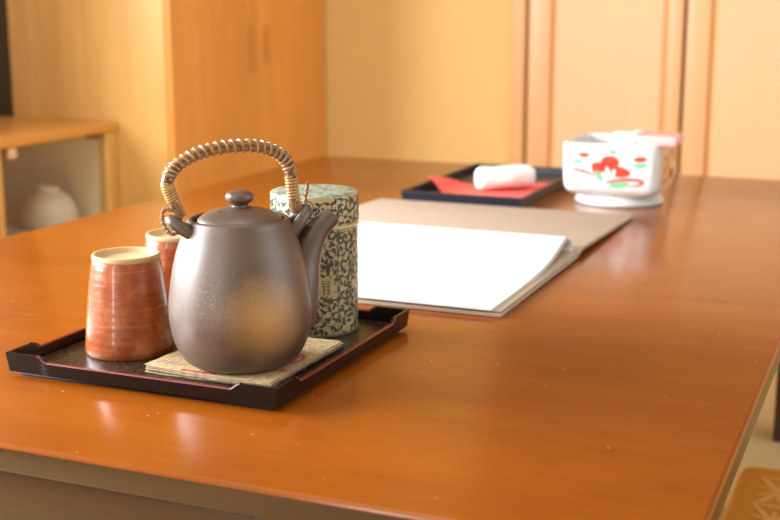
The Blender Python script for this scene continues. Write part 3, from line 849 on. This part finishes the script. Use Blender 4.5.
# painted panel on the front: s across (-1..1), h up
def wall_k(z):
    for (k0, z0), (k1, z1) in zip(OZ, OZ[1:]):
        if z0 <= z <= z1 and k0 > .6 and z1 > z0: return k0 + (k1 - k0) * (z - z0) / (z1 - z0)
    return .985
def front(s, z, lift=.0004):
    k = wall_k(z); x = s * HX; t = min(.999, abs(x) / (HX * k)); y = HY * k * (1 - t ** 9) ** (1 / 9)
    return (x, -y - lift, z)
def side(s, z, lift=.0004):
    k = wall_k(z); y = s * HY; t = min(.999, abs(y) / (HY * k)); x = HX * k * (1 - t ** 9) ** (1 / 9)
    return (x + lift, y, z)
def patch(mb, pts, mat, lift=.0004, fn=front):
    """fill an outline (s, z) as a fan of small triangles laid on the wall"""
    cx = sum(p[0] for p in pts) / len(pts); cz_ = sum(p[1] for p in pts) / len(pts); n = len(pts); vs = [fn(cx, cz_, lift)]; K = 4
    for r in range(1, K + 1):
        for p in pts: vs.append(fn(cx + (p[0] - cx) * r / K, cz_ + (p[1] - cz_) * r / K, lift))
    fs = [(0, 1 + i, 1 + (i + 1) % n) for i in range(n)]
    for r in range(K - 1):
        for i in range(n): fs.append((1 + r * n + i, 1 + (r + 1) * n + i, 1 + (r + 1) * n + (i + 1) % n, 1 + r * n + (i + 1) % n))
    mb.add(vs, fs, mat)
def blob(c, w, h, rot=0, k=18, pw=1.0, lumps=0, ph=0):
    out = []
    for i in range(k):
        a = 2 * pi * i / k; r = 1 + lumps * sin(3 * a + ph); x = w * cos(a) * r; y = h * math.copysign(abs(sin(a)) ** pw, sin(a)) * r
        out.append((c[0] + (x * cos(rot) - y * sin(rot)) / HX, c[1] + x * sin(rot) + y * cos(rot)))
    return out
def stroke(mb, P, w, mat, lift=.0005, fn=front, scale=None):
    sc = scale or HX
    Q = smooth_path([(p[0] * sc, p[1], 0) for p in P], 40); vs = []
    for i, q in enumerate(Q):
        d = (Q[min(i + 1, 39)] - Q[max(i - 1, 0)]).normalized(); t = i / 39
        ww = w * (.25 + .75 * sin(pi * min(1, .12 + t * .88)))
        for s in (-1, 1): vs.append(fn((q.x - d.y * ww * s) / sc, q.y + d.x * ww * s, lift))
    mb.add(vs, [(2 * i, 2 * i + 1, 2 * i + 3, 2 * i + 2) for i in range(39)], mat)
fl = MB()
# front face of the photo: u 0..1 from left to right -> s, v 0..1 from top to foot -> z
def uv(u, v): return (-1 + 2 * u, .0765 - v * .0600)
def B(u, v, w, h, rot=0, mat='red_paint', lift=.0004, **kw): patch(fl, blob(uv(u, v), w, h, rot, **kw), M[mat], lift)
B(.505, .34, .0115, .0098, 0, lumps=.06); B(.395, .45, .0095, .0085, .3, lumps=.10, ph=1); B(.62, .52, .0110, .0068, -.05, lumps=.08, ph=2)
B(.47, .45, .0095, .0085, 0)
B(.245, .19, .0070, .0030, 0, pw=.7); B(.80, .235, .0078, .0034, .1, pw=.7)
for (u, v, w, h, r) in ((.185, .33, .0072, .0028, -.15), (.80, .36, .0092, .0032, .12), (.53, .10, .0042, .0040, .4), (.40, .61, .0040, .0075, .5), (.60, .77, .0125, .0048, .12)):
    B(u, v, w, h, r, 'green_paint')
B(.49, .55, .0028, .0085, .25, 'white_glaze', .0008); B(.535, .58, .0026, .0080, -.35, 'white_glaze', .0008); B(.455, .60, .0022, .006, .7, 'white_glaze', .0008)
stroke(fl, [uv(.12, .49), uv(.20, .51), uv(.29, .56), uv(.38, .64)], .0017, M['red_paint'])
stroke(fl, [uv(.47, .75), uv(.58, .69), uv(.70, .66), uv(.80, .67), uv(.825, .72), uv(.77, .78), uv(.68, .79)], .0019, M['red_paint'], .0008)
stroke(fl, [uv(.36, .74), uv(.33, .82), uv(.38, .85)], .0008, M['pink'])
stroke(fl, [uv(.58, .95), uv(.72, .94), uv(.86, .90)], .0008, M['pink'])
for P in ([uv(.085, .08), uv(.08, .4), uv(.10, .86)], [uv(.925, .10), uv(.925, .45), uv(.90, .88)], [uv(.085, .07), uv(.5, .055), uv(.925, .08)], [uv(.10, .87), uv(.5, .93), uv(.90, .88)]):
    stroke(fl, P, .0005, M['grey_line'])
fl.build('flower_painting', bw)
sd = MB()
sd.grid(14, 12, lambda u, v: side(-.80 + 1.60 * u, .024 + .050 * v, .0003), M['tan_paint'])
def BS(s, z, w, h, r, mat): patch(sd, blob((s, z), w, h, r), M[mat], .0008, side)
for (s, z, w, h, r, mt) in ((-.55, .062, .006, .004, .4, 'green_paint'), (-.45, .045, .008, .006, 1.2, 'orange_paint'), (-.1, .055, .010, .012, .5, 'orange_paint'), (.2, .038, .010, .006, .2, 'red_paint'),
                            (-.3, .032, .008, .004, .1, 'orange_paint'), (.45, .060, .009, .010, .9, 'orange_paint'), (.1, .066, .006, .004, 0, 'green_paint'), (-.62, .034, .004, .005, 0, 'white_glaze'), (.55, .036, .006, .008, 0, 'white_glaze')):
    BS(s, z, w, h, r, mt)
o = sd.build('side_painting', bw); o['label'] = 'tan and orange painted side panel'
# packet resting across the right front corner of the rim
pk = thing('packet', 'pink and white packet resting on the rim of the porcelain bowl', 'packet', (-.2924, 1.5225, ZT + BH + .0002))
MB().box(-.0130, .0360, -.0270, .0270, 0, .0112, M['pink'], .0018, 3).build('pink_box', pk)
o = MB().box(-.0250, -.0128, -.0285, .0285, .0001, .0142, M['white_card'], .0035, 4).build('white_cap', pk)
MB().box(-.050, -.0248, .0040, .0275, .0004, .0110, M['white_card'], .0030, 4).build('white_flap', pk)

# ---------------------------------------------------------------- light
wld = bpy.data.worlds.new('World'); scene.world = wld; wld.use_nodes = True
bg = wld.node_tree.nodes['Background']; bg.inputs['Color'].default_value = (.95, .97, 1, 1); bg.inputs['Strength'].default_value = 1.0
def area(name, loc, rot, sx, sy, power, col, shape='RECTANGLE', spread=180):
    l = bpy.data.lights.new(name, 'AREA'); l.shape = shape; l.size = sx; l.size_y = sy; l.energy = power; l.color = col; l.spread = radians(spread)
    o = bpy.data.objects.new(name, l); COL.objects.link(o); o.location = loc; o.rotation_euler = rot; return o
area('window_daylight', ((W1[0] + W1[1]) / 2, YF - .02, (W1[2] + W1[3]) / 2), (radians(90), 0, 0), W1[1] - W1[0] - .04, W1[3] - W1[2] - .08, 20, (.94, .97, 1))
area('left_window_daylight', (XL - .02, (W3[0] + W3[1]) / 2, (W3[2] + W3[3]) / 2), (radians(90), 0, radians(-90)), W3[1] - W3[0] - .08, W3[3] - W3[2] - .08, 140, (.94, .97, 1))
area('side_window_daylight', (XR + .02, (W2[0] + W2[1]) / 2, (W2[2] + W2[3]) / 2), (radians(90), 0, radians(90)), W2[1] - W2[0] - .08, W2[3] - W2[2] - .08, 28, (.94, .97, 1))
area('ceiling_lamp', (-.45, .75, 2.3), (0, 0, 0), .6, .6, 5, (1, .97, .92), 'DISK')

# ---------------------------------------------------------------- camera
cd = bpy.data.cameras.new('camera'); co = bpy.data.objects.new('camera', cd); COL.objects.link(co)
cd.sensor_width = 36; cd.lens = 1223.85 / 780 * 36; cd.clip_start = .02
co.location = (0, 0, .59); co.rotation_euler = (radians(90 - 11.857), 0, radians(22.924))
cd.dof.use_dof = True; cd.dof.focus_distance = .83; cd.dof.aperture_fstop = 8.5
scene.camera = co
vs_ = scene.view_settings
vs_.view_transform = 'Standard'; vs_.look = 'None'; vs_.exposure = -.12; vs_.gamma = 1; vs_.use_curve_mapping = False
